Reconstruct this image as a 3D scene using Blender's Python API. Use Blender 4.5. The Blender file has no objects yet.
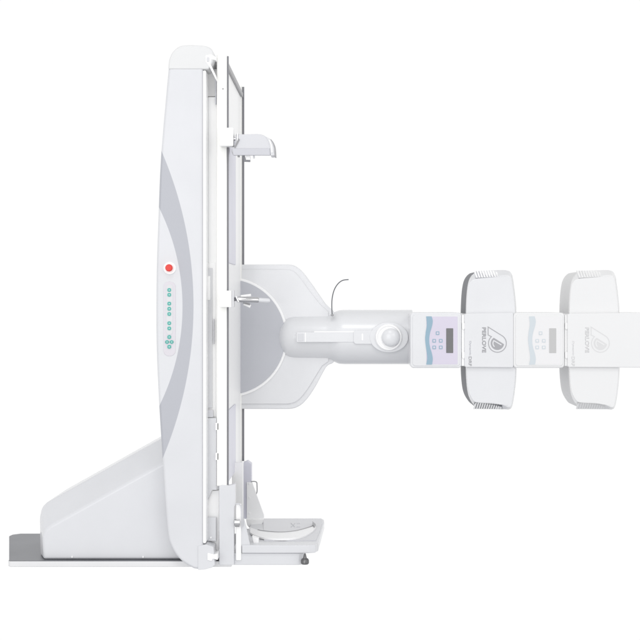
import bpy, bmesh, math
from mathutils import Vector, Matrix
sc = bpy.context.scene
COL = sc.collection
D = 5.8            # metres from the lens to the near side of the machine
K = 250.0          # photo pixels per metre on that near plane
VX, VY = 344.0, 302.0
H0 = 1.06          # lens height above the underside of the base

def s(Y): return D/(D+Y)
def X(px, Y=0.0): return (px-VX)/K/s(Y)
def Z(py, Y=0.0): return H0+(VY-py)/K/s(Y)

# ------------------------------------------------------------------ materials
def lin(c): return c/12.92 if c <= .04045 else ((c+.055)/1.055)**2.4
def mat(name, col, rough=.35, metal=0.0, coat=0.0, var=.012, vscale=6.0, bump=0.0, spec=.5):
    m = bpy.data.materials.new(name); m.use_nodes = True
    nt = m.node_tree; b = nt.nodes['Principled BSDF']
    tc = nt.nodes.new('ShaderNodeTexCoord'); n = nt.nodes.new('ShaderNodeTexNoise')
    n.inputs['Scale'].default_value = vscale; n.inputs['Detail'].default_value = 4
    nt.links.new(tc.outputs['Object'], n.inputs['Vector'])
    r = nt.nodes.new('ShaderNodeValToRGB')
    r.color_ramp.elements[0].color = tuple(max(0, c*(1-var*2)) for c in col)+(1,)
    r.color_ramp.elements[1].color = tuple(min(1, c*(1+var)) for c in col)+(1,)
    r.color_ramp.elements[0].position = .3; r.color_ramp.elements[1].position = .7
    nt.links.new(n.outputs['Fac'], r.inputs['Fac']); nt.links.new(r.outputs['Color'], b.inputs['Base Color'])
    b.inputs['Roughness'].default_value = rough; b.inputs['Metallic'].default_value = metal
    b.inputs['Coat Weight'].default_value = coat; b.inputs['Coat Roughness'].default_value = .08
    b.inputs['Specular IOR Level'].default_value = spec
    if bump:
        n2 = nt.nodes.new('ShaderNodeTexNoise'); n2.inputs['Scale'].default_value = 600
        nt.links.new(tc.outputs['Object'], n2.inputs['Vector'])
        bp = nt.nodes.new('ShaderNodeBump'); bp.inputs['Strength'].default_value = bump
        bp.inputs['Distance'].default_value = .0006
        nt.links.new(n2.outputs['Fac'], bp.inputs['Height']); nt.links.new(bp.outputs['Normal'], b.inputs['Normal'])
    return m
SHELL = (.660, .667, .692)
M = {}
M['shell']   = mat('shell_paint', SHELL, .38, coat=.45, bump=.15)
M['shell2']  = mat('warm_shell_paint', (.69, .695, .70), .4, coat=.2, bump=.15)
M['arm']     = mat('arm_paint', (.75, .757, .775), .3, coat=.4, bump=.1)
M['head']    = mat('head_paint', (.735, .741, .76), .3, coat=.4, bump=.1)
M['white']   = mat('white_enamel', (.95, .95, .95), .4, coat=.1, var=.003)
M['cream']   = mat('cream_enamel', (.94, .94, .915), .4, coat=.1, var=.004)
M['grey']    = mat('pale_grey_plastic', (.66, .665, .685), .45)
M['lav']     = mat('lavender_panel', (.70, .70, .78), .4)
M['disc']    = mat('disc_grey', (.51, .52, .56), .45, coat=.1)
M['dark']    = mat('dark_edge', (.20, .20, .22), .4)
M['mid']     = mat('edge_grey', (.33, .33, .34), .4)
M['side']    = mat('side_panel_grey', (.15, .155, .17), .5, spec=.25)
M['chrome']  = mat('chrome', (.62, .62, .63), .16, metal=1)
M['steel']   = mat('brushed_steel', (.19, .195, .215), .38, metal=.45, var=.1, vscale=2.5)
M['plate_edge'] = mat('plate_edge_paint', (.72, .72, .73), .4)
M['red']     = mat('red_button', (.72, .035, .025), .4)
M['teal']    = mat('teal_print', (.08, .42, .37), .5)
M['pink']    = mat('pink_film', (.66, .635, .68), .45)
M['key']     = mat('key_cap', (.50, .66, .65), .45)
M['lilac']   = mat('lilac_film', (.65, .61, .72), .4)
M['blue']    = mat('blue_wave', (.28, .42, .52), .4)
M['lcd']     = mat('lcd_glass', (.15, .15, .155), .25, coat=.6)
M['print']   = mat('grey_print', (.37, .37, .39), .5)
M['black']   = mat('black_rubber', (.05, .05, .055), .5)
M['foot_metal'] = mat('dark_foot_metal', (.16, .16, .165), .3, metal=.8)
M['pad']     = mat('rest_plastic', (.60, .605, .635), .35, coat=.3)
M['pad2']    = mat('rest_band', (.52, .525, .565), .35, coat=.3)  # darker rest grey: painted shade on the pad, plus small grey parts

def stripe_material():
    m = M['shell'].copy(); m.name = 'shell_with_crescent'; m.node_tree.nodes['Principled BSDF'].inputs['Coat Weight'].default_value = .12
    nt = m.node_tree; b = nt.nodes['Principled BSDF']
    src = b.inputs['Base Color'].links[0].from_socket
    geo = nt.nodes.new('ShaderNodeTexCoord'); sep = nt.nodes.new('ShaderNodeSeparateXYZ')
    nt.links.new(geo.outputs['Object'], sep.inputs[0])
    def math_(op, a, c=None):
        n = nt.nodes.new('ShaderNodeMath'); n.operation = op
        for i, v in enumerate([a, c]):
            if v is None: continue
            if isinstance(v, (int, float)): n.inputs[i].default_value = v
            else: nt.links.new(v, n.inputs[i])
        return n.outputs[0]
    Y = -.06
    def circ(cx, cy, r):
        dx = math_('SUBTRACT', sep.outputs[0], X(cx, Y)); dz = math_('SUBTRACT', sep.outputs[2], Z(cy, Y))
        d = math_('SQRT', math_('ADD', math_('MULTIPLY', dx, dx), math_('MULTIPLY', dz, dz)))
        return math_('SUBTRACT', d, r/K/s(Y))
    a = math_('LESS_THAN', circ(-197.5, 306, 391), 0.0)
    c = math_('GREATER_THAN', circ(-39.5, 307, 222), 0.0)
    f = math_('MULTIPLY', a, c)
    mix = nt.nodes.new('ShaderNodeMix'); mix.data_type = 'RGBA'
    nt.links.new(f, mix.inputs['Factor']); nt.links.new(src, mix.inputs[6])
    mix.inputs[7].default_value = (.425, .435, .475, 1)
    nt.links.new(mix.outputs[2], b.inputs['Base Color'])
    return m
M['stripe'] = stripe_material()

# ------------------------------------------------------------------ mesh helpers
def finish(name, bm, m, parent, bevel=0.0, seg=3, ang=28, smooth=True):
    bmesh.ops.remove_doubles(bm, verts=bm.verts, dist=1e-5)
    bmesh.ops.recalc_face_normals(bm, faces=bm.faces)
    if bevel:
        es = [e for e in bm.edges if len(e.link_faces) == 2 and e.calc_face_angle(0) > math.radians(ang)]
        bmesh.ops.bevel(bm, geom=es, offset=bevel, segments=seg, profile=.5, affect='EDGES', clamp_overlap=True)
    if smooth:
        for f in bm.faces: f.smooth = True
        for e in bm.edges:
            if len(e.link_faces) == 2 and e.calc_face_angle(0) > math.radians(38): e.smooth = False
    me = bpy.data.meshes.new(name); bm.to_mesh(me); bm.free()
    for q in (m if isinstance(m, (list, tuple)) else [m]): me.materials.append(q)
    o = bpy.data.objects.new(name, me); COL.objects.link(o)
    if parent is not None:
        o.parent = parent
        pw = Vector(parent['_w']); me.transform(Matrix.Translation(-pw)); o['_w'] = tuple(pw)
        if isinstance(parent.data, bpy.types.Mesh) or parent.type == 'MESH': pass
    if smooth and bevel:
        w = o.modifiers.new('WN', 'WEIGHTED_NORMAL'); w.keep_sharp = True
    return o
def thing(name, label, cat, loc, group=None):
    o = bpy.data.objects.new(name, None); COL.objects.link(o); o.location = loc
    o.empty_display_size = .1
    o['label'] = label; o['category'] = cat; o['_w'] = tuple(loc)
    if group: o['group'] = group
    return o
def loft_world(bm, rings, mi=None):
    vs = [[bm.verts.new(p) for p in r] for r in rings]
    n = len(vs[0])
    f = bm.faces.new(vs[0]); g = bm.faces.new(vs[-1][::-1])
    for a, b in zip(vs, vs[1:]):
        for i in range(n):
            bm.faces.new((a[i], a[(i+1) % n], b[(i+1) % n], b[i]))
def prism(bm, pts, Y0, Y1):
    r0 = [(X(a, Y0), Y0, Z(b, Y0)) for a, b in pts]
    loft_world(bm, [r0, [(p[0], Y1, p[2]) for p in r0]])
def pbox(bm, x0, y0, x1, y1, Y0, Y1): prism(bm, [(x0, y0), (x1, y0), (x1, y1), (x0, y1)], Y0, Y1)
def rrect(x0, y0, x1, y1, r, n=5):
    pts = []
    for cx, cy, a0 in ((x1-r, y0+r, -90), (x1-r, y1-r, 0), (x0+r, y1-r, 90), (x0+r, y0+r, 180)):
        for i in range(n+1):
            a = math.radians(a0+90*i/n); pts.append((cx+r*math.cos(a), cy+r*math.sin(a)))
    return pts
def circle(cx, cy, r, n=40, ry=None): return [(cx+r*math.cos(2*math.pi*i/n), cy+(ry or r)*math.sin(2*math.pi*i/n)) for i in range(n)]
def P(name, pts, Y0, Y1, m, parent, bevel=.002, **k):
    bm = bmesh.new(); prism(bm, pts, Y0, Y1); return finish(name, bm, m, parent, bevel, **k)
def B(name, x0, y0, x1, y1, Y0, Y1, m, parent, bevel=.002, **k):
    return P(name, [(x0, y0), (x1, y0), (x1, y1), (x0, y1)], Y0, Y1, m, parent, bevel, **k)
def tube(bm, pts, r, n=12, caps=True):
    pts = [Vector(p) for p in pts]; rings = []
    up = None
    for i, p in enumerate(pts):
        t = (pts[min(i+1, len(pts)-1)]-pts[max(i-1, 0)]).normalized()
        if up is None:
            up = t.orthogonal().normalized()
        up = (up-t*up.dot(t)).normalized(); w = t.cross(up)
        rr = r[i] if isinstance(r, (list, tuple)) else r
        rings.append([p+(up*math.cos(2*math.pi*k/n)+w*math.sin(2*math.pi*k/n))*rr for k in range(n)])
    loft_world(bm, rings)
def T(name, pts, r, m, parent, n=12):
    """pts: (px, py, Y)"""
    bm = bmesh.new(); tube(bm, [(X(a, y), y, Z(b, y)) for a, b, y in pts], r, n)
    return finish(name, bm, m, parent)
def rings_loft(bm, rings):
    """rings: list of (list of (px,py), Y)"""
    loft_world(bm, [[(X(a, Y), Y, Z(b, Y)) for a, b in pts] for pts, Y in rings])
def catmull(P_, n=6):
    out = []
    for i in range(len(P_)-1):
        p0 = P_[max(i-1, 0)]; p1 = P_[i]; p2 = P_[i+1]; p3 = P_[min(i+2, len(P_)-1)]
        for k in range(n):
            t = k/n
            out.append(tuple(.5*((2*b)+(-a+c)*t+(2*a-5*b+4*c-d)*t*t+(-a+3*b-3*c+d)*t**3) for a, b, c, d in zip(p0, p1, p2, p3)))
    out.append(tuple(P_[-1])); return out
def plan(name, pts, py0, py1, m, parent, bevel=.003, **k):
    """pts: (X, Y) in plan; heights given as photo rows on the near plane"""
    bm = bmesh.new(); loft_world(bm, [[(a, b, Z(py1)) for a, b in pts], [(a, b, Z(py0)) for a, b in pts]])
    return finish(name, bm, m, parent, bevel, **k)
def lathe(bm, prof, c, axis, n=40):
    ax = Vector(axis).normalized(); u = ax.orthogonal().normalized(); w = ax.cross(u); c = Vector(c)
    prev = None
    for d, r in prof:
        if r < 1e-6: ring = [bm.verts.new(c+ax*d)]
        else: ring = [bm.verts.new(c+ax*d+(u*math.cos(2*math.pi*i/n)+w*math.sin(2*math.pi*i/n))*r) for i in range(n)]
        if prev is not None:
            for i in range(n):
                a, b = prev[i % len(prev)], prev[(i+1) % len(prev)]
                c_, d_ = ring[(i+1) % len(ring)], ring[i % len(ring)]
                vs = []
                for v in (a, b, c_, d_):
                    if v not in vs: vs.append(v)
                if len(vs) > 2: bm.faces.new(vs)
        prev = ring
    if len(prev) > 2: bm.faces.new(prev)
def text_mesh(name, body, size, m, parent, origin, right, up, bold=0.0, depth=.0006, width=None, height=None):
    cu = bpy.data.curves.new(name, 'FONT'); cu.body = body; cu.size = 1; cu.offset = bold; cu.extrude = 0
    cu.resolution_u = 4
    to = bpy.data.objects.new(name, cu); COL.objects.link(to); bpy.context.view_layer.update()
    me = bpy.data.meshes.new_from_object(to.evaluated_get(bpy.context.evaluated_depsgraph_get()))
    bpy.data.objects.remove(to)
    xs = [v.co.x for v in me.vertices]; ys = [v.co.y for v in me.vertices]
    sx = (width/(max(xs)-min(xs))) if width else size; sy = (height/(max(ys)-min(ys))) if height else size
    r = Vector(right); u = Vector(up); o0 = Vector(origin)
    for v in me.vertices:
        v.co = o0+r*((v.co.x-min(xs))*sx)+u*((v.co.y-min(ys))*sy)
    bm = bmesh.new(); bm.from_mesh(me); bpy.data.meshes.remove(me)
    bmesh.ops.remove_doubles(bm, verts=bm.verts, dist=1e-6)
    ret = bmesh.ops.extrude_face_region(bm, geom=bm.faces[:])
    bmesh.ops.translate(bm, verts=[g for g in ret['geom'] if isinstance(g, bmesh.types.BMVert)], vec=(0, -depth, 0))
    return finish(name, bm, m, parent, 0, smooth=False)

# ================================================================== base and rear housing
st = thing('tilting_table_stand', 'tall white column with grey crescent, sloping rear housing and upright tabletop on steel plate', 'x-ray table', (X(120), .4, 0))
plate_pts = [(X(10), 0), (X(7.6), .012), (X(7), .035), (X(7, 0)-.135, .62), (X(7, 0)-.13, .66), (X(7, 0)-.10, .69), (X(231.5), .69), (X(231.5), 0)]
bm = bmesh.new(); loft_world(bm, [[(a, b, Z(567)) for a, b in plate_pts], [(a, b, Z(561)) for a, b in plate_pts]])
pl = finish('floor_plate', bm, [M['plate_edge'], M['steel']], st, .003)
for f in pl.data.polygons:
    if f.normal.z > .5: f.material_index = 1
A = [(43.5, 559.6), (42.6, 537), (45.5, 530), (51, 525.5), (163, 463.2), (185, 451), (185, 559.6)]
Bq = [(40.5, 555), (39.6, 517), (41.8, 507.5), (46.5, 502.5), (161, 438.5), (185, 425.3), (185, 555)]
Y0, Y1 = .035, .15
ra = [(X(a, Y0), Y0, Z(b, Y0)) for a, b in A]; rb = [(X(a, Y1), Y1, Z(b, Y1)) for a, b in Bq]
for r_ in (ra, rb):
    for i in (0, 6): r_[i] = (r_[i][0], r_[i][1], Z(560.9))
bm = bmesh.new(); loft_world(bm, [ra, rb, [(p[0], .55, p[2]) for p in rb], [(p[0], .665, p[2]) for p in ra]])
finish('rear_housing', bm, M['shell'], st, .010, seg=4, ang=14)
for px_ in (72, 143):
    P('screw', circle(px_, 557, .9, 12), .031, .04, M['white'], st, .0005)

# ================================================================== column
NY = -.06
side = [(168.6, 66), (161, 152), (158.4, 210), (156.6, 262), (156.1, 300), (156.3, 345), (158.2, 392), (161, 440), (163.4, 475), (165.6, 510), (168, 536), (171, 546), (176, 555), (184, 563), (194, 568.8), (198.5, 569.4), (203.1, 569.4), (203.1, 66)]
sd = catmull(side[:15], 3)+side[15:]
col = finish_col = None
bm = bmesh.new(); prism(bm, sd, NY, .03)
cov = finish('side_cover', bm, M['stripe'], st, .011, seg=4, ang=30)
# stripe shader works in world position: undo the thing offset by using a mesh in world space
cov.data.transform(Matrix.Translation(Vector(st['_w']))); cov.location = -Vector(st['_w']); cov['_w'] = (0, 0, 0)
topc = catmull([(168.2, 69.4), (169, 60), (172.5, 52), (179, 46.5), (187, 45), (198, 45.2), (206.5, 46.2), (211.5, 49), (213.6, 53.5), (214, 58)], 3)+[(212.2, 63), (208.5, 69.4)]
P('top_cap', topc, NY-.0025, .764, M['shell2'], st, .006, seg=4)
body = [(171, 70), (166, 152), (161, 262), (161, 345), (166, 440), (172, 536), (180, 556), (198, 566), (203.9, 566), (203.9, 70)]
P('column_body', body, .032, .68, M['shell2'], st, .004)
side2 = [(X(a, NY), Z(b, NY)) for a, b in sd]
bm = bmesh.new(); loft_world(bm, [[(a, .682, b) for a, b in side2], [(a, .76, b) for a, b in side2]])
finish('side_cover', bm, M['shell'], st, .012, seg=4, ang=30)
B('edge_highlight', 202.8, 70.2, 206.0, 543.5, NY-.0015, .03, M['white'], st, .005)  # white strip stands in for the highlight along the cover's edge
P('foot_cap', [(198, 546), (206, 544.5), (213.5, 547), (214.8, 565), (212, 567.5), (204, 569.6), (198, 569.8)], NY-.004, .05, M['shell'], st, .002)
P('foot_latch', [(207.5, 553), (214, 554.5), (217.6, 553.5), (217.6, 560), (213, 558.6), (211.5, 561), (207.5, 560)], NY-.008, .03, M['white'], st, .001)
# emergency stop and key panel on the side cover
F = NY
es = P('emergency_stop', circle(169.6, 268.2, 6.2, 40), F-.006, F+.01, M['white'], st, .002)
es['label'] = 'red push button in a white collar'
bm = bmesh.new(); r0 = 3.6/K/s(F)
lathe(bm, [(0, r0*.8), (.010, r0*.8), (.012, r0), (.020, r0), (.0235, r0*.8), (.024, 0)], (X(169.6, F), F-.005, Z(268, F)), (0, -1, 0), 32)
finish('button', bm, M['red'], es)
kp = P('key_panel', rrect(163.6, 281.5, 175.4, 356, 5.5), F-.0022, F+.01, M['pink'], st, .0006)
P('key_strip', rrect(166.2, 284.5, 172.8, 334.5, 3), F-.0034, F, M['grey'], kp, .0004)
def key(x, y, round_=False):
    w = 1.8 if not round_ else 1.9
    k = P('key', rrect(x-w, y-1.8, x+w, y+1.8, 1.3 if not round_ else 1.85, 4), F-.0055, F, M['teal'], kp, .0004)
    P('key_mark', rrect(x-.65, y-.5, x+.75, y+.5, .3, 2), F-.0062, F-.002, M['key'], k, 0, smooth=False)
for x, y in [(169.2, 290), (169.2, 294.8), (169.2, 303.6), (169.2, 308.8), (169.2, 314), (169.2, 323.2), (169.2, 328.4), (169.2, 337), (169.2, 346.8)]: key(x, y)
for x in (167.0, 171.6): key(x, 342.0, True)

# front of the column facing the tabletop (seen in the narrow gap)
B('guide_channel', 206.0, 97, 208.2, 262, .020, .045, M['grey'], st)
B('added_gap_sheet', 208.3, 97, 216.9, 490, .036, .05, M['white'], st, .001)  # added white sheet, hides the shaded inside of the gap
B('added_gap_sheet', 204.2, 262, 208.3, 418, .040, .055, M['white'], st, .001)  # second added sheet, keeps the gap bright beside the carriage
B('panel_back', 204.2, 69, 216.9, 96.5, .05, .07, M['white'], st, .001)
B('panel_edge', 215.2, 76, 216.5, 104, .02, .034, M['disc'], st, .0005)
bm = bmesh.new()
loft_world(bm, [[(X(204.2), .034, Z(70.5)), (X(204.2), .5, Z(70.5)), (X(204.2), .5, Z(97)), (X(204.2), .034, Z(97))],
                [(X(205.4), .034, Z(70.5)), (X(205.4), .5, Z(70.5)), (X(205.4), .5, Z(97)), (X(205.4), .034, Z(97))]])
finish('upper_panel', bm, M['white'], st, .001)
P('pulley_bracket', [(205.5, 55.5), (211, 54.5), (216, 57), (216, 60), (211, 59.2), (210.5, 64), (216, 76), (216, 80), (208.5, 65), (205.5, 61.5)], NY-.004, -.02, M['white'], st, .0015)
P('cable_anchor', rrect(206.6, 57, 209.2, 61.5, .8, 3), NY-.008, NY, M['grey'], st, .0008)
cb = P('carriage_block', [(204.6, 262.5), (215.4, 262.5), (215.4, 417), (206.5, 417), (206.5, 400), (204.6, 397)], .034, .19, M['white'], st, .002)
B('carriage_panel', 206.2, 268, 212.4, 408, .027, .05, M['grey'], cb, .001)
B('carriage_panel', 207.0, 276, 210.2, 300, .024, .05, M['white'], cb, .001)
P('carriage_lug', [(206, 410), (213, 410), (213.2, 417.4), (207, 417.4)], .020, .06, M['pad'], cb, .001)
P('cam', [(204.2, 273), (206.4, 276), (207.6, 280), (205.4, 284), (204.2, 286)], .018, .04, M['white'], cb, .0008)
B('link_bar', 213.4, 319, 214.2, 344, .02, .04, M['pad2'], cb, .0006)
P('lower_panel', [(206.2, 418), (216.6, 418), (216.6, 490), (212, 490), (206.4, 503)], .015, .03, M['shell'], st, .001)
B('lower_latch', 217-1.6, 423, 218.6, 430, .0, .02, M['white'], st, .001)
B('lower_latch', 217-1.6, 453, 218.6, 460, .0, .02, M['white'], st, .001)
P('shroud', [(212.4, 490.5), (218.8, 490.5), (218.8, 560), (206, 560), (206, 504)], .032, .06, M['white'], st, .001)
jb = B('junction_box', 206.2, 517.5, 216, 541, .012, .031, M['shell'], st, .001)
P('screw', circle(210.8, 537.6, .9, 12), .008, .02, M['white'], jb, .0004)

# ================================================================== tabletop (stands upright, its surface faces right)
W = .87
tb = B('table_frame', 216.8, 54.4, 226.9, 486, 0, .05, M['cream'], st, .003)
xL, xR = X(216.8), X(226.9)
def wb(name, x0, x1, y0, y1, z0, z1, m, parent, bevel=.002):
    bm = bmesh.new(); loft_world(bm, [[(x0, y0, z0), (x1, y0, z0), (x1, y0, z1), (x0, y0, z1)], [(x0, y1, z0), (x1, y1, z0), (x1, y1, z1), (x0, y1, z1)]])
    return finish(name, bm, m, parent, bevel)
xE = X(228.6)
wb('edge_profile', xR+.0005, xE, .002, .012, Z(484.8), Z(56), M['dark'], tb, .001)
wb('edge_profile', xR+.0005, xE+.003, W-.008, W, Z(484.8), Z(54.8), M['dark'], tb, .001)
wb('table_frame', xL, xR, W-.05, W, Z(486), Z(54.4), M['cream'], st, .003)
tp = wb('tabletop', xL+.01, xR-.004, .0505, W-.0505, Z(486), Z(56), M['white'], st)
wb('end_profile', xR-.003, xE-.001, .014, W-.012, Z(67.5), Z(62.5), M['mid'], tp, .001)
for z0, z1 in ((Z(262), Z(128)), (Z(484), Z(412))):
    wb('inlay_panel', xR-.003, xR+.0015, .07, .46, z0, z1, M['lav'], tp, .0008)
P('rivet', circle(222.9, 88.8, .8, 12), -.002, .01, M['mid'], tb, .0003)

# ================================================================== shoulder rest
sr = thing('shoulder_rest', 'short grey rounded shoulder rest clamped high on the tabletop edge', 'support pad', (X(226), .02, Z(140)))
B('clamp_block', 219.6, 127.6, 233.4, 146, -.055, -.003, M['white'], sr, .004)
T('clamp_screw', [(233.0, 139, -.03), (239, 139, -.03)], .006, M['chrome'], sr)
T('clamp_screw', [(237.5, 133.5, -.05), (237.5, 143.5, -.05)], .004, M['chrome'], sr)
T('lock_pin', [(234.5, 147.5, -.055), (239, 139, -.055)], .003, M['mid'], sr)
pr = catmull([(235.5, 134.4), (250, 134.2), (260, 134.3), (265.5, 136.5), (269.3, 141.5), (270.5, 148), (270.8, 155.2)], 4)
top_ = pr+[(233, 155.2), (231.6, 152), (231.8, 148.5), (235.2, 147), (235.3, 140)]
def shrink(pts, dx, dy, cx, cy): return [(cx+(a-cx)*dx, cy+(b-cy)*dy) for a, b in pts]
bm = bmesh.new()
rings_loft(bm, [(shrink(top_, .985, .93, 252, 134.2), -.05), (top_, -.035), (top_, .10), (shrink(top_, .97, .9, 252, 143), .14)])
finish('pad_shell', bm, M['pad'], sr, .002, ang=30)
P('pad_shade_band', [(232.2, 148.2), (269.6, 148.2), (270.4, 155.3), (233.2, 155.3)], -.0535, -.035, M['pad2'], sr, .002)  # shading on the pad's lower half, painted as a darker band
endc = catmull([(265.8, 136.6), (270.5, 139.2), (273.6, 143.5), (274.6, 148), (275, 155.6)], 3)+[(270.6, 155.6), (269.9, 148), (268.6, 142.4)]
P('end_cap', endc, -.052, .03, M['grey'], sr, .002)
P('end_cap_highlight', [(268.8, 139.6), (270.4, 140.4), (272.2, 146), (272.8, 152.5), (271.6, 152.8), (270.6, 145)], -.0545, -.04, M['white'], sr, .0005)  # highlight on the end cap, painted as a white stripe
P('end_cap_edge', catmull([(270.5, 138.6), (273.9, 143), (275.1, 148), (275.6, 156)], 3)+[(274.6, 156), (274.2, 148), (273, 143.6)], -.055, .025, M['mid'], sr, .0005)
hk = P('hook', [(242.6, 155.4), (244.6, 155.4), (245.6, 160), (250.2, 160.2), (250, 161.6), (244, 161.4)], -.04, -.02, M['dark'], sr, .0006)
B('hook_plate', 245.6, 156, 250.2, 160, -.036, -.01, M['white'], sr, .0008)
B('foot_stud', 237.5, 155.5, 239.5, 156.9, -.04, -.02, M['mid'], sr, .0006)
B('foot_stud', 253, 155.5, 254.6, 158, -.04, -.02, M['pad'], sr, .0006)

# ================================================================== hand grip
hg = thing('hand_grip', 'chrome handgrip bar on a small white clamp halfway up the tabletop edge', 'handle', (X(226), .02, Z(299)))
B('clamp_block', 219.4, 290.6, 231.8, 307.2, -.055, -.003, M['white'], hg, .003)
B('clamp_jaw', 232.0, 290.4, 233.8, 307, -.058, -.005, M['grey'], hg, .001)
T('lock_screw', [(233, 299.5, -.03), (237.5, 299, -.03)], .0075, M['dark'], hg)
T('lock_screw', [(236, 296.5, -.04), (238.5, 302, -.04)], .005, M['chrome'], hg)
bm = bmesh.new(); yy = -.03; r_ = .0115
c0 = Vector((X(237, yy), yy, Z(299.4, yy))); c1 = Vector((X(259, yy), yy, Z(300.1, yy)))
tube(bm, [c0, c0.lerp(c1, .05), c0.lerp(c1, .95), c1], [.008, r_, r_, .009], 20); finish('rod', bm, M['chrome'], hg)
c2 = Vector((X(270, yy), yy, Z(300.8, yy)))
bm = bmesh.new(); tube(bm, [c1, c1.lerp(c2, .1), c1.lerp(c2, .85), c2], [.009, .0095, .0095, .006], 20); finish('grip_end', bm, M['shell'], hg)
T('side_peg', [(241, 296.4, .02), (251, 295.2, .02)], .0055, M['white'], hg)
T('side_peg', [(244, 303.5, .02), (250.5, 306.5, .02)], .0065, M['white'], hg)
T('side_peg', [(243, 302.5, 0), (250, 304.5, 0)], .004, M['mid'], hg)

# ================================================================== support arm and carriage
YA = .87
ar = thing('tube_support_arm', 'thick white horizontal arm reaching right from a grey disc carriage behind the tabletop', 'support arm', (X(290, YA), YA, Z(337, YA)))
yk = [(214, 264.5)]+catmull([(289, 264.5), (294, 265.4), (299, 268.4), (304, 273.6), (311, 283), (319, 294.5), (325.8, 304.2), (333, 310.6)], 3)+[(336, 315), (336, 358)]+catmull([(333, 363.2), (329, 364.6), (325.8, 367.6), (321.6, 375), (316, 385.6), (310, 395), (305, 401.2), (300.5, 405.2), (295, 408), (289, 409)], 3)+[(214, 409)]
bm = bmesh.new(); prism(bm, yk, .84, 1.0); finish('carriage_plate', bm, M['head'], ar, .010, seg=4, ang=30)
yi = [(214, 269.5)]+catmull([(287.5, 269.5), (292.5, 270.6), (297, 274), (304, 283), (312, 294), (320, 304), (328.5, 311.5)], 3)+[(328.5, 361.5)]+catmull([(322, 366), (317, 374), (310, 385.5), (304, 394), (299, 399.5), (294, 402.6), (288, 404)], 3)+[(214, 404)]
P('raised_panel', yi, .832, .85, M['head'], ar, .003, ang=30)
def seg(r, n=40, x0=216):
    cx, cy = 227.5, 337
    return [(x0, cy-math.sqrt(r*r-(x0-cx)**2))]+[(cx+r*math.cos(a), cy+r*math.sin(a)) for a in [math.radians(-95+190*i/n) for i in range(n+1)] if cx+r*math.cos(a) > x0+.5]+[(x0, cy+math.sqrt(r*r-(x0-cx)**2))]
P('disc_rim', seg(60.3), .822, .84, M['white'], ar, .002)
P('rotation_disc', seg(57.8), .817, .835, M['disc'], ar, .001)
prof = [(277.6, 0), (277.9, 4), (278.6, 8), (280, 12), (282.3, 15.8), (285.5, 19), (289.5, 21), (295, 21.9), (326, 22.3), (331, 23.2), (335, 25.2), (339, 26.8), (344, 27.2), (412, 27.2)]
bm = bmesh.new()
lathe(bm, [((a-VX)/K/s(YA), b/K/s(YA)) for a, b in prof], (0, YA, Z(337, YA)), (1, 0, 0), 72)
arm = finish('arm_tube', bm, M['arm'], ar)
SY = YA-27.2/K/s(YA)      # nearest line of the wide part
sl = P('slot_plate', rrect(296.5, 332.2, 374, 342.2, 1.2), SY-.001, SY+.04, M['arm'], ar, .002)
P('slot_recess', rrect(298, 333.6, 303.5, 341, .6), SY-.0025, SY+.02, M['shell'], sl, .0008)
B('slot_tick', 304.8, 332.4, 306, 342, SY-.003, SY+.02, M['white'], sl, .0006)
P('slot_lip', rrect(314, 331.2, 356, 332.4, .5), SY-.002, SY+.03, M['white'], sl, .0008)
P('slider', rrect(353.5, 330.2, 380, 344.2, 3.2), SY-.006, SY+.03, M['arm'], ar, .003)
P('slider_mark', rrect(361.6, 333.6, 363.2, 340.4, .6), SY-.0075, SY, M['white'], ar, .0005)
P('knob_plate', [(389+19.5*math.cos(2*math.pi*i/48), 337.4+15.2*math.sin(2*math.pi*i/48)) for i in range(48)], SY-.008, SY+.045, M['arm'], ar, .004)
bm = bmesh.new(); R_ = 1/K/s(SY)
lathe(bm, [(0, 13.2*R_), (.012, 13.2*R_), (.0165, 12.4*R_), (.0165, 11.4*R_), (.012, 10.6*R_), (.012, 0)], (X(388.6, SY), SY-.006, Z(337.2, SY)), (0, -1, 0), 48)
kr = finish('knob_ring', bm, M['white'], ar)
bm = bmesh.new()
lathe(bm, [(0, 9.2*R_), (.014, 9.2*R_), (.020, 8.8*R_), (.026, 7.6*R_), (.031, 5.6*R_), (.034, 3*R_), (.035, 0)], (X(390.6, SY), SY-.014, Z(337.4, SY)), (0, -1, 0), 48)
finish('knob', bm, M['arm'], kr)
wr = T('bent_wire', catmull([(332.2, 315.6, .775), (331.8, 306, .775), (332.2, 298, .775), (334.2, 290, .775), (337.8, 284, .775), (342.6, 280.4, .775), (348.6, 279.6, .775)], 5), .0024, M['side'], ar, 10)
P('wire_socket', circle(332.2, 315.2, 1.7, 20, 1.1), .765, .80, M['mid'], ar, .0006)

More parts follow.
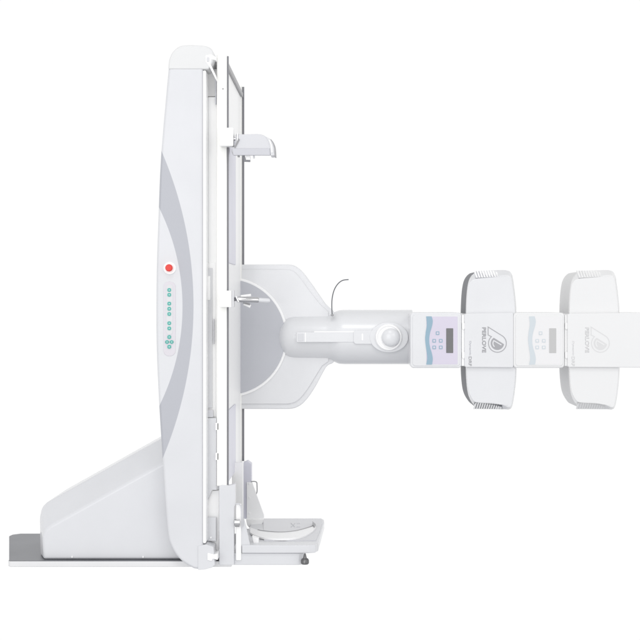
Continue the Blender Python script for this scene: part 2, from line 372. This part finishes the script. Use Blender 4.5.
# ================================================================== x-ray heads
HY = .60
def make_head(off, pale, label, end):
    dx = off/K/s(HY)
    t = thing('xray_tube_head', label, 'x-ray head', (X(488+off, HY), .78, Z(340, HY)), 'x-ray tube heads in line on the arm')
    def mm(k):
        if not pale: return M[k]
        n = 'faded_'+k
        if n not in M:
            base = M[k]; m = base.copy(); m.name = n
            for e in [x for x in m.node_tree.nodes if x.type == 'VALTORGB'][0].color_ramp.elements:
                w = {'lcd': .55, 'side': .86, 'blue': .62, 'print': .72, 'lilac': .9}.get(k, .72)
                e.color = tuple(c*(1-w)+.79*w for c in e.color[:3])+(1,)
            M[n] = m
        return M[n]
    def sh(pts): return [(a+off, b) for a, b in pts]
    o = off
    # control box
    cbx = P('control_box', sh(rrect(410.2, 312.6, 461.6, 368, 3.5)), HY-.015, .985, mm('head'), t, .006, seg=4)
    f = HY-.015
    P('front_bezel', sh(rrect(412.6, 314.6, 460, 366, 3)), f-.003, f+.01, mm('head'), cbx, .002)
    P('key_film', sh(rrect(426.4, 316.6, 457.6, 364.4, .6, 2)), f-.0042, f, mm('lilac'), cbx, .0003)
    wave = [(426.2, 316.4), (431.6, 316.4)]+catmull([(431.6, 316.4), (432.8, 321), (431.8, 327), (430, 333), (429.2, 340), (430, 347), (431.8, 353), (432.8, 359), (432, 364.6)], 3)[1:]+[(426.2, 364.6)]+catmull([(426.2, 364.6), (427.2, 358), (426.4, 350), (425.2, 340), (425.8, 332), (426.8, 325), (426.2, 316.4)], 3)[1:-1]
    P('wave_stripe', sh(wave), f-.0052, f-.001, mm('blue'), cbx, 0, smooth=False)
    for bx, by in ((437.6, 333.2), (434.2, 340.8), (440.8, 340.8), (434.2, 347.4), (440.8, 347.4)):
        b_ = P('push_button', sh(rrect(bx-1.75, by-1.75, bx+1.75, by+1.75, .4, 2)), f-.0056, f-.001, mm('blue'), cbx, .0003)
        P('button_face', sh(rrect(bx-.95, by-.95, bx+.95, by+.95, .25, 2)), f-.0064, f-.002, mm('lilac'), b_, 0, smooth=False)
    P('display_screen', sh(rrect(446.2, 328.3, 453.2, 353, .4, 2)), f-.0054, f-.001, mm('lcd'), cbx, .0003)
    # joint between the boxes
    P('joint_collar', sh([(461.7, 315), (464.4, 315), (464.4, 366), (461.7, 366)]), HY-.008, .96, mm('white'), t, .002)
    for y0, y1 in ((322, 330), (351, 359)):
        P('joint_clip', sh([(462, y0+1.5), (464, y0), (465, y0+3), (465, y1-3), (464, y1), (462, y1-1.5)]), HY-.014, HY+.03, mm('white'), t, .001)
    # main box
    mb_ = P('main_box', sh([(464.5, 314.5), (467, 313.4), (end-off-1, 312.6), (end-off, 314), (end-off, 366.5), (end-off-1, 367.6), (466, 367.2), (464.5, 366)]), HY-.018, .985, mm('head'), t, .004)
    g = HY-.018
    # lettering, rotated to read downwards; the tops of the letters point right
    def pt(px_, py_): return (X(px_+o, g), g-.0002, Z(py_, g))
    u_ = 1/K/s(g)
    text_mesh('brand_lettering', 'PERLOVE', 1, mm('print'), mb_, pt(482.1, 327.4), (0, 0, -1), (1, 0, 0), bold=.024, width=25.2*u_, height=3.9*u_)
    text_mesh('model_lettering', 'Dynamic', 1, mm('side' if False else 'disc'), mb_, pt(468.9, 341.0), (0, 0, -1), (1, 0, 0), bold=.01, width=14.5*u_, height=2.3*u_)
    text_mesh('model_lettering', 'DRF', 1, mm('print'), mb_, pt(468.6, 356.6), (0, 0, -1), (1, 0, 0), bold=.01, width=9.4*u_, height=3.0*u_)
    # emblem
    k = .0465; ccx, ccy = 497.4, 343.3
    def lg(u, v): return (ccx-(v-237)*k+o, ccy+(u-403)*k)
    R = 192
    outer = []
    a0 = math.atan2(120-237, 245-403)     # tangent point upper left
    outer = [(52, 437)]
    a_end = math.atan2(362-237, 262-403)
    n = 40; start = a0; stop = a_end
    while stop < start: stop += 2*math.pi
    for i in range(n+1):
        a = start+(stop-start)*i/n; outer.append((403+R*math.cos(a), 237+R*math.sin(a)))
    outer.append((225, 437))
    def stroke(pts, wd, closed):
        n_ = len(pts); out = []; inn = []
        for i in range(n_):
            p = Vector(pts[i]); a = Vector(pts[i-1] if closed or i else pts[i]); b = Vector(pts[(i+1) % n_] if closed or i < n_-1 else pts[i])
            d1 = (p-a); d2 = (b-p)
            d1 = d1.normalized() if d1.length > 1e-6 else d2.normalized(); d2 = d2.normalized() if d2.length > 1e-6 else d1
            n1 = Vector((-d1.y, d1.x)); n2 = Vector((-d2.y, d2.x)); m_ = (n1+n2)
            m_ = m_.normalized() if m_.length > 1e-3 else n1
            q = min(1/max(m_.dot(n1), .3), 2.2)
            out.append(p+m_*wd*q/2); inn.append(p-m_*wd*q/2)
        return out, inn
    def flat_strip(name, pts, wd, closed, y, m, par):
        oo, ii = stroke(pts, wd, closed); bm = bmesh.new(); m4 = []
        n_ = len(pts); rng = range(n_ if closed else n_-1)
        def vv(p, dy): 
            q = lg(*p); return bm.verts.new((X(q[0], g), y+dy, Z(q[1], g)))
        a = [vv(p, 0) for p in oo]; b = [vv(p, 0) for p in ii]; c = [vv(p, .0012) for p in oo]; d = [vv(p, .0012) for p in ii]
        for i in rng:
            j = (i+1) % n_
            bm.faces.new((a[i], a[j], b[j], b[i])); bm.faces.new((c[i], c[j], d[j], d[i]))
            bm.faces.new((a[i], a[j], c[j], c[i])); bm.faces.new((b[i], b[j], d[j], d[i]))
        if not closed:
            for i in (0, n_-1): bm.faces.new((a[i], b[i], d[i], c[i]))
        return finish(name, bm, m, par, 0, smooth=False)
    em = flat_strip('emblem', outer, 17, True, g-.0008, mm('print'), mb_)
    aA = math.atan2(95-237, 422-403); aB = math.atan2(313-237, 287-403)
    dd = [(403+143*math.cos(aA+(aB-aA)*i/30), 237+143*math.sin(aA+(aB-aA)*i/30)) for i in range(31)]
    P('emblem_core', [lg(*p) for p in dd], g-.0008, g+.001, mm('print'), mb_, 0, smooth=False)
    L = [(440, 150), (350, 305)]+[(403+97*math.cos(math.radians(a)), 237+97*math.sin(math.radians(a))) for a in range(125, 30, -12)]
    flat_strip('emblem_stroke', L, 22, False, g-.0014, mm('head'), mb_)
    # wings
    def wing(A_, B_, ribs, up):
        A_ = catmull(A_, 3); B_ = catmull(B_, 3)
        Ya, Yb = HY, HY+.045
        ra = [(X(a+o, Ya), Ya, Z(b, Ya)) for a, b in A_]; rb = [(X(a+o, Yb), Yb, Z(b, Yb)) for a, b in B_]
        bm = bmesh.new(); loft_world(bm, [ra, rb, [(p[0], .93, p[2]) for p in rb]])
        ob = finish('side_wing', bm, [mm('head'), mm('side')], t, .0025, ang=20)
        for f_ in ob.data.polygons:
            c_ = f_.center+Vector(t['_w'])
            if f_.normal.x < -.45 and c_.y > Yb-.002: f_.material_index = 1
        bm = bmesh.new()
        n_ = 12
        for i in range(n_):
            q = i/(n_-1)
            if up: xa = 477+29*q; ya_, yb_ = 277.8-1.6*q, 270.5; sl_ = -2.4
            else: xa = 476+26*q; ya_, yb_ = 403.0+1.6*q, 409.1; sl_ = -1.8
            w_ = .8
            q1 = [(xa-w_, ya_), (xa+w_, ya_)]; q2 = [(xa+w_+sl_, yb_), (xa-w_+sl_, yb_)]
            pts3 = [(X(a+o, Ya), Ya-.001, Z(b, Ya)) for a, b in q1]+[(X(a+o, Yb), Yb-.0015, Z(b, Yb)) for a, b in q2]
            loft_world(bm, [pts3, [(p[0], p[1]+.02, p[2]) for p in pts3]])
        finish('vent_ribs', bm, mm('white'), ob, .0006)
        bm = bmesh.new()
        if up: q = [(475.5, 278.2), (507, 276), (505, 270.4), (474.5, 271.6)]
        else: q = [(474.5, 402.9), (508, 405.4), (506, 409.1), (475, 408.6)]
        p3 = [(X(q[0][0]+o, Ya), Ya-.0005, Z(q[0][1], Ya)), (X(q[1][0]+o, Ya), Ya-.0005, Z(q[1][1], Ya)), (X(q[2][0]+o, Yb), Yb-.0025, Z(q[2][1], Yb)), (X(q[3][0]+o, Yb), Yb-.0025, Z(q[3][1], Yb))]
        loft_world(bm, [p3, [(p[0], p[1]+.015, p[2]) for p in p3]])
        finish('vent_recess', bm, mm('pad2' if up else 'side'), ob, 0, smooth=False)
    A1 = [(466.5, 315), (467, 300), (468, 288), (469.8, 282.5), (474.5, 279.3), (485, 278), (495, 277), (504, 275.2), (510.3, 276.6), (512.3, 285), (514.6, 303), (515.2, 315)]
    B1 = [(465.7, 315), (466.2, 300), (467.4, 287), (469.6, 278.6), (474, 273), (480, 270.9), (495, 270.2), (506, 270.2), (511.4, 273.2), (513.8, 284), (516, 303), (516.4, 315)]
    A2 = [(466.5, 366), (466.9, 376), (467.6, 386), (469.6, 394.5), (474, 401.3), (480, 402.6), (493, 403.2), (503, 405.2), (510, 407.3), (512.4, 400), (515, 380), (515.4, 366)]
    B2 = [(465.7, 366), (466.1, 378), (467.2, 389.5), (469, 397), (472.6, 403.6), (478, 408.4), (493, 409.2), (503, 409.2), (510.6, 408.9), (513.6, 400), (516.1, 380), (516.6, 366)]
    wing(A1, B1, None, True); wing(A2, B2, None, False)
    return t
make_head(0, False, 'white x-ray tube head with dark grey print and lilac key panel, nearer the column', 513.4)
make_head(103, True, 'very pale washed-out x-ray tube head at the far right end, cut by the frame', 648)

# ================================================================== footrest
fr = thing('footrest', 'low pale grey footrest platform with white curved kick rail at the tabletop foot', 'footrest', (X(275), .36, 0))
P('mount_plate', [(219.2, 486.5), (221.5, 484.8), (229, 485.5), (235.2, 484.2), (235.2, 505), (234, 507), (234, 565), (219.2, 565)], -.006, .03, M['shell'], fr, .001)
# far post and gusset
FY = .80
P('post', [(232, 464), (234, 462.8), (243, 462.8), (243, 524), (232, 524)], .40, .43, M['white'], fr, .002)
P('post_cheek', [(243.2, 462.8), (247.5, 461), (251.4, 464), (251.4, 519), (243.2, 519)], FY+.01, .868, M['lav'], fr, .002)
gs = P('gusset', [(246.8, 482.4), (252.2, 482.4), (264, 515), (264, 518.6), (246.8, 518.6)], FY-.004, FY+.008, M['white'], fr, .001)
for y in (483.6, 497.8, 513.2): P('rivet', circle(249.2, y, .9, 12), FY-.009, FY, M['white'], gs, .0004)
T('pull_handle', catmull([(251, 481.6, .80), (254, 481.4, .80), (256.6, 482.2, .80), (257, 485, .80), (257, 492, .80), (255.6, 494.6, .80)], 3), .0024, M['mid'], fr, 8)
B('lock_bar', 235.8, 504, 241.2, 560.6, .0, .02, M['white'], fr, .004)
T('lock_loop', catmull([(235.6, 504.2, -.01), (238.8, 503.8, -.01), (241.2, 506.5, -.01), (241.8, 511, -.01), (242, 520, -.01), (241.6, 527, -.01)], 4), .003, M['pad'], fr, 10)
lk = T('lock_knob', [(234.8, 522.4, -.015), (239.8, 522.4, -.015)], [.013, .013], M['chrome'], fr, 20)
T('lock_knob_band', [(235, 524.4, -.018), (239.4, 524.4, -.018)], .010, M['mid'], lk, 16)
P('near_gusset', [(241.6, 519), (244, 519), (250.4, 546), (236.8, 546), (241.4, 530)], .008, .03, M['shell'], fr, .001)
# platform
zt = 545.2
def pp(px_, py_):      # a photo point that lies on the platform top, as plan X, Y
    sc_ = (py_-VY)/(zt-VY); Yv = D/sc_-D; return (X(px_, Yv), Yv)
plat = [(X(242), .0), (X(309), .0), (X(315.5), .012), (X(318), .05), pp(321, 534), pp(324.2, 522), pp(324, 519.6), pp(321, 518.4), (pp(254, 518.4)[0], pp(254, 518.4)[1]), (X(242), pp(254, 518.4)[1])]
plan('platform', plat, zt, 553.2, M['shell'], fr, .003)
plan('platform_base', [(X(231), .010), (X(299), .010), (X(303.5), .02), (X(304.5), .05), (X(304.5), .64), (X(231), .64)], 553.6, 565.4, M['shell'], fr, .003)
for_top = [pp(264, 540.8), pp(263, 519.2), pp(321.6, 519.2), pp(322, 524), pp(319.6, 532), pp(316, 540.8)]
plan('tread', for_top, zt-.9, zt+1, M['pad'], fr, .001)
up_ = catmull([(250, 529.5), (258, 532.3), (268, 533.9), (282, 534.6), (296, 533.2), (308, 530), (315, 527.2)], 4)
lo_ = catmull([(316, 529.5), (311, 534.5), (303, 538.4), (292, 540.6), (278, 541), (264, 540), (255, 537.6), (250, 534.6)], 4)
bm = bmesh.new(); ring = [pp(a, b) for a, b in up_+lo_]
loft_world(bm, [[(a, b, Z(zt)+.002) for a, b in ring], [(a, b, Z(zt)+.010) for a, b in ring]])
finish('kick_rail', bm, M['white'], fr, .001)
bm = bmesh.new(); tube(bm, [(pp(a, b)[0], pp(a, b)[1], Z(zt)+.010) for a, b in up_[4:]], .0026, 8); finish('rail_seal', bm, M['mid'], fr)
bm = bmesh.new(); q = [pp(a, b) for a, b in ((312.5, 524.6), (315.6, 527.6), (314.4, 530.2), (313, 528.6))]
loft_world(bm, [[(a, b, Z(zt)+.004) for a, b in q], [(a, b, Z(zt)+.016) for a, b in q]]); finish('corner_hook', bm, M['mid'], fr, .0006)
P('heel_block', [(244.5, 518.8), (262.6, 518.8), (260, 527), (262, 534), (262, 545), (254.5, 545), (252, 536), (245.5, 527)], .035, .06, M['white'], fr, .0015) if False else None
P('heel_block', [(246, 519.4), (263.4, 519.4), (262.8, 522), (259.8, 530), (250, 528.6), (247, 525)], .55, .60, M['white'], fr, .0015)
P('heel_toe', [(252, 536.5), (258.6, 538.6), (258.6, 545), (254, 545)], .06, .10, M['white'], fr, .001)
lf = bmesh.new()
lathe(lf, [(0, .013), (.004, .0165), (.016, .0165), (.022, .013), (.024, .008), (.040, .004), (.045, 0)], (X(305), -.012, Z(563.6)), (0, 0, 1), 28)
finish('levelling_foot', lf, M['foot_metal'], fr)
# faint moulded mark on the tread
mk = bmesh.new()
for (a, b, c, d) in ((291, 524, 295, 528), (295, 524, 291, 528), (296.5, 524.4, 300, 524.4), (296.5, 527.8, 300, 527.8)):
    p, q = pp(a, b), pp(c, d); tube(mk, [(p[0], p[1], Z(zt)+.004), (q[0], q[1], Z(zt)+.004)], .0018, 6)
finish('moulded_mark', mk, M['grey'], fr)

for o in bpy.data.objects:
    if '_w' in o: del o['_w']

# ================================================================== camera
cam = bpy.data.cameras.new('camera'); co = bpy.data.objects.new('camera', cam); COL.objects.link(co)
co.location = (0, -D, H0); co.rotation_euler = (math.radians(90), 0, 0)
cam.sensor_width = 36; cam.lens = 36*D/(640/K); cam.shift_x = -(VX-320)/640; cam.shift_y = (VY-320)/640
cam.clip_end = 200
sc.camera = co

# ================================================================== light: white world graded by elevation, three added area lamps
w = bpy.data.worlds.new('World'); sc.world = w; w.use_nodes = True
nt = w.node_tree; bg = nt.nodes['Background']
tc = nt.nodes.new('ShaderNodeTexCoord'); sp = nt.nodes.new('ShaderNodeSeparateXYZ'); nt.links.new(tc.outputs['Generated'], sp.inputs[0])
rp = nt.nodes.new('ShaderNodeValToRGB'); mp = nt.nodes.new('ShaderNodeMapRange')
mp.inputs['From Min'].default_value = -1; mp.inputs['From Max'].default_value = 1
nt.links.new(sp.outputs[2], mp.inputs['Value']); nt.links.new(mp.outputs[0], rp.inputs['Fac'])
rp.color_ramp.elements[0].position = .12; rp.color_ramp.elements[0].color = (.44, .45, .48, 1)
rp.color_ramp.elements[1].position = .29; rp.color_ramp.elements[1].color = (1, 1, 1, 1)
for q_, v_ in ((.70, .96), (.92, .68)):
    e_ = rp.color_ramp.elements.new(q_); e_.color = (v_, v_, v_, 1)
nt.links.new(rp.outputs[0], bg.inputs['Color']); bg.inputs['Strength'].default_value = 1.0
def area(name, loc, target, size, energy):
    l = bpy.data.lights.new(name, 'AREA'); l.shape = 'DISK'; l.size = size; l.energy = energy
    o = bpy.data.objects.new(name, l); COL.objects.link(o); o.location = loc
    o.rotation_euler = (Vector(target)-Vector(loc)).to_track_quat('-Z', 'Y').to_euler(); return o
area('added_key', (4.6, -9, 4.6), (0, .3, 1.1), 4.0, 95)  # added lamp out of view, brightens right-facing sides
area('added_fill', (-2.5, -9, 2.0), (0, .3, 1.1), 5.0, 150)  # added lamp out of view, lifts the camera-facing sides
area('added_top', (-.6, -4.6, 6.6), (0, .3, 1.1), 2.2, 62)  # added lamp out of view, puts highlights on the bevels
sc.view_settings.view_transform = 'Standard'; sc.view_settings.look = 'None'; sc.view_settings.exposure = .05; sc.view_settings.gamma = 1
sc.render.resolution_x = 1024; sc.render.resolution_y = 1024
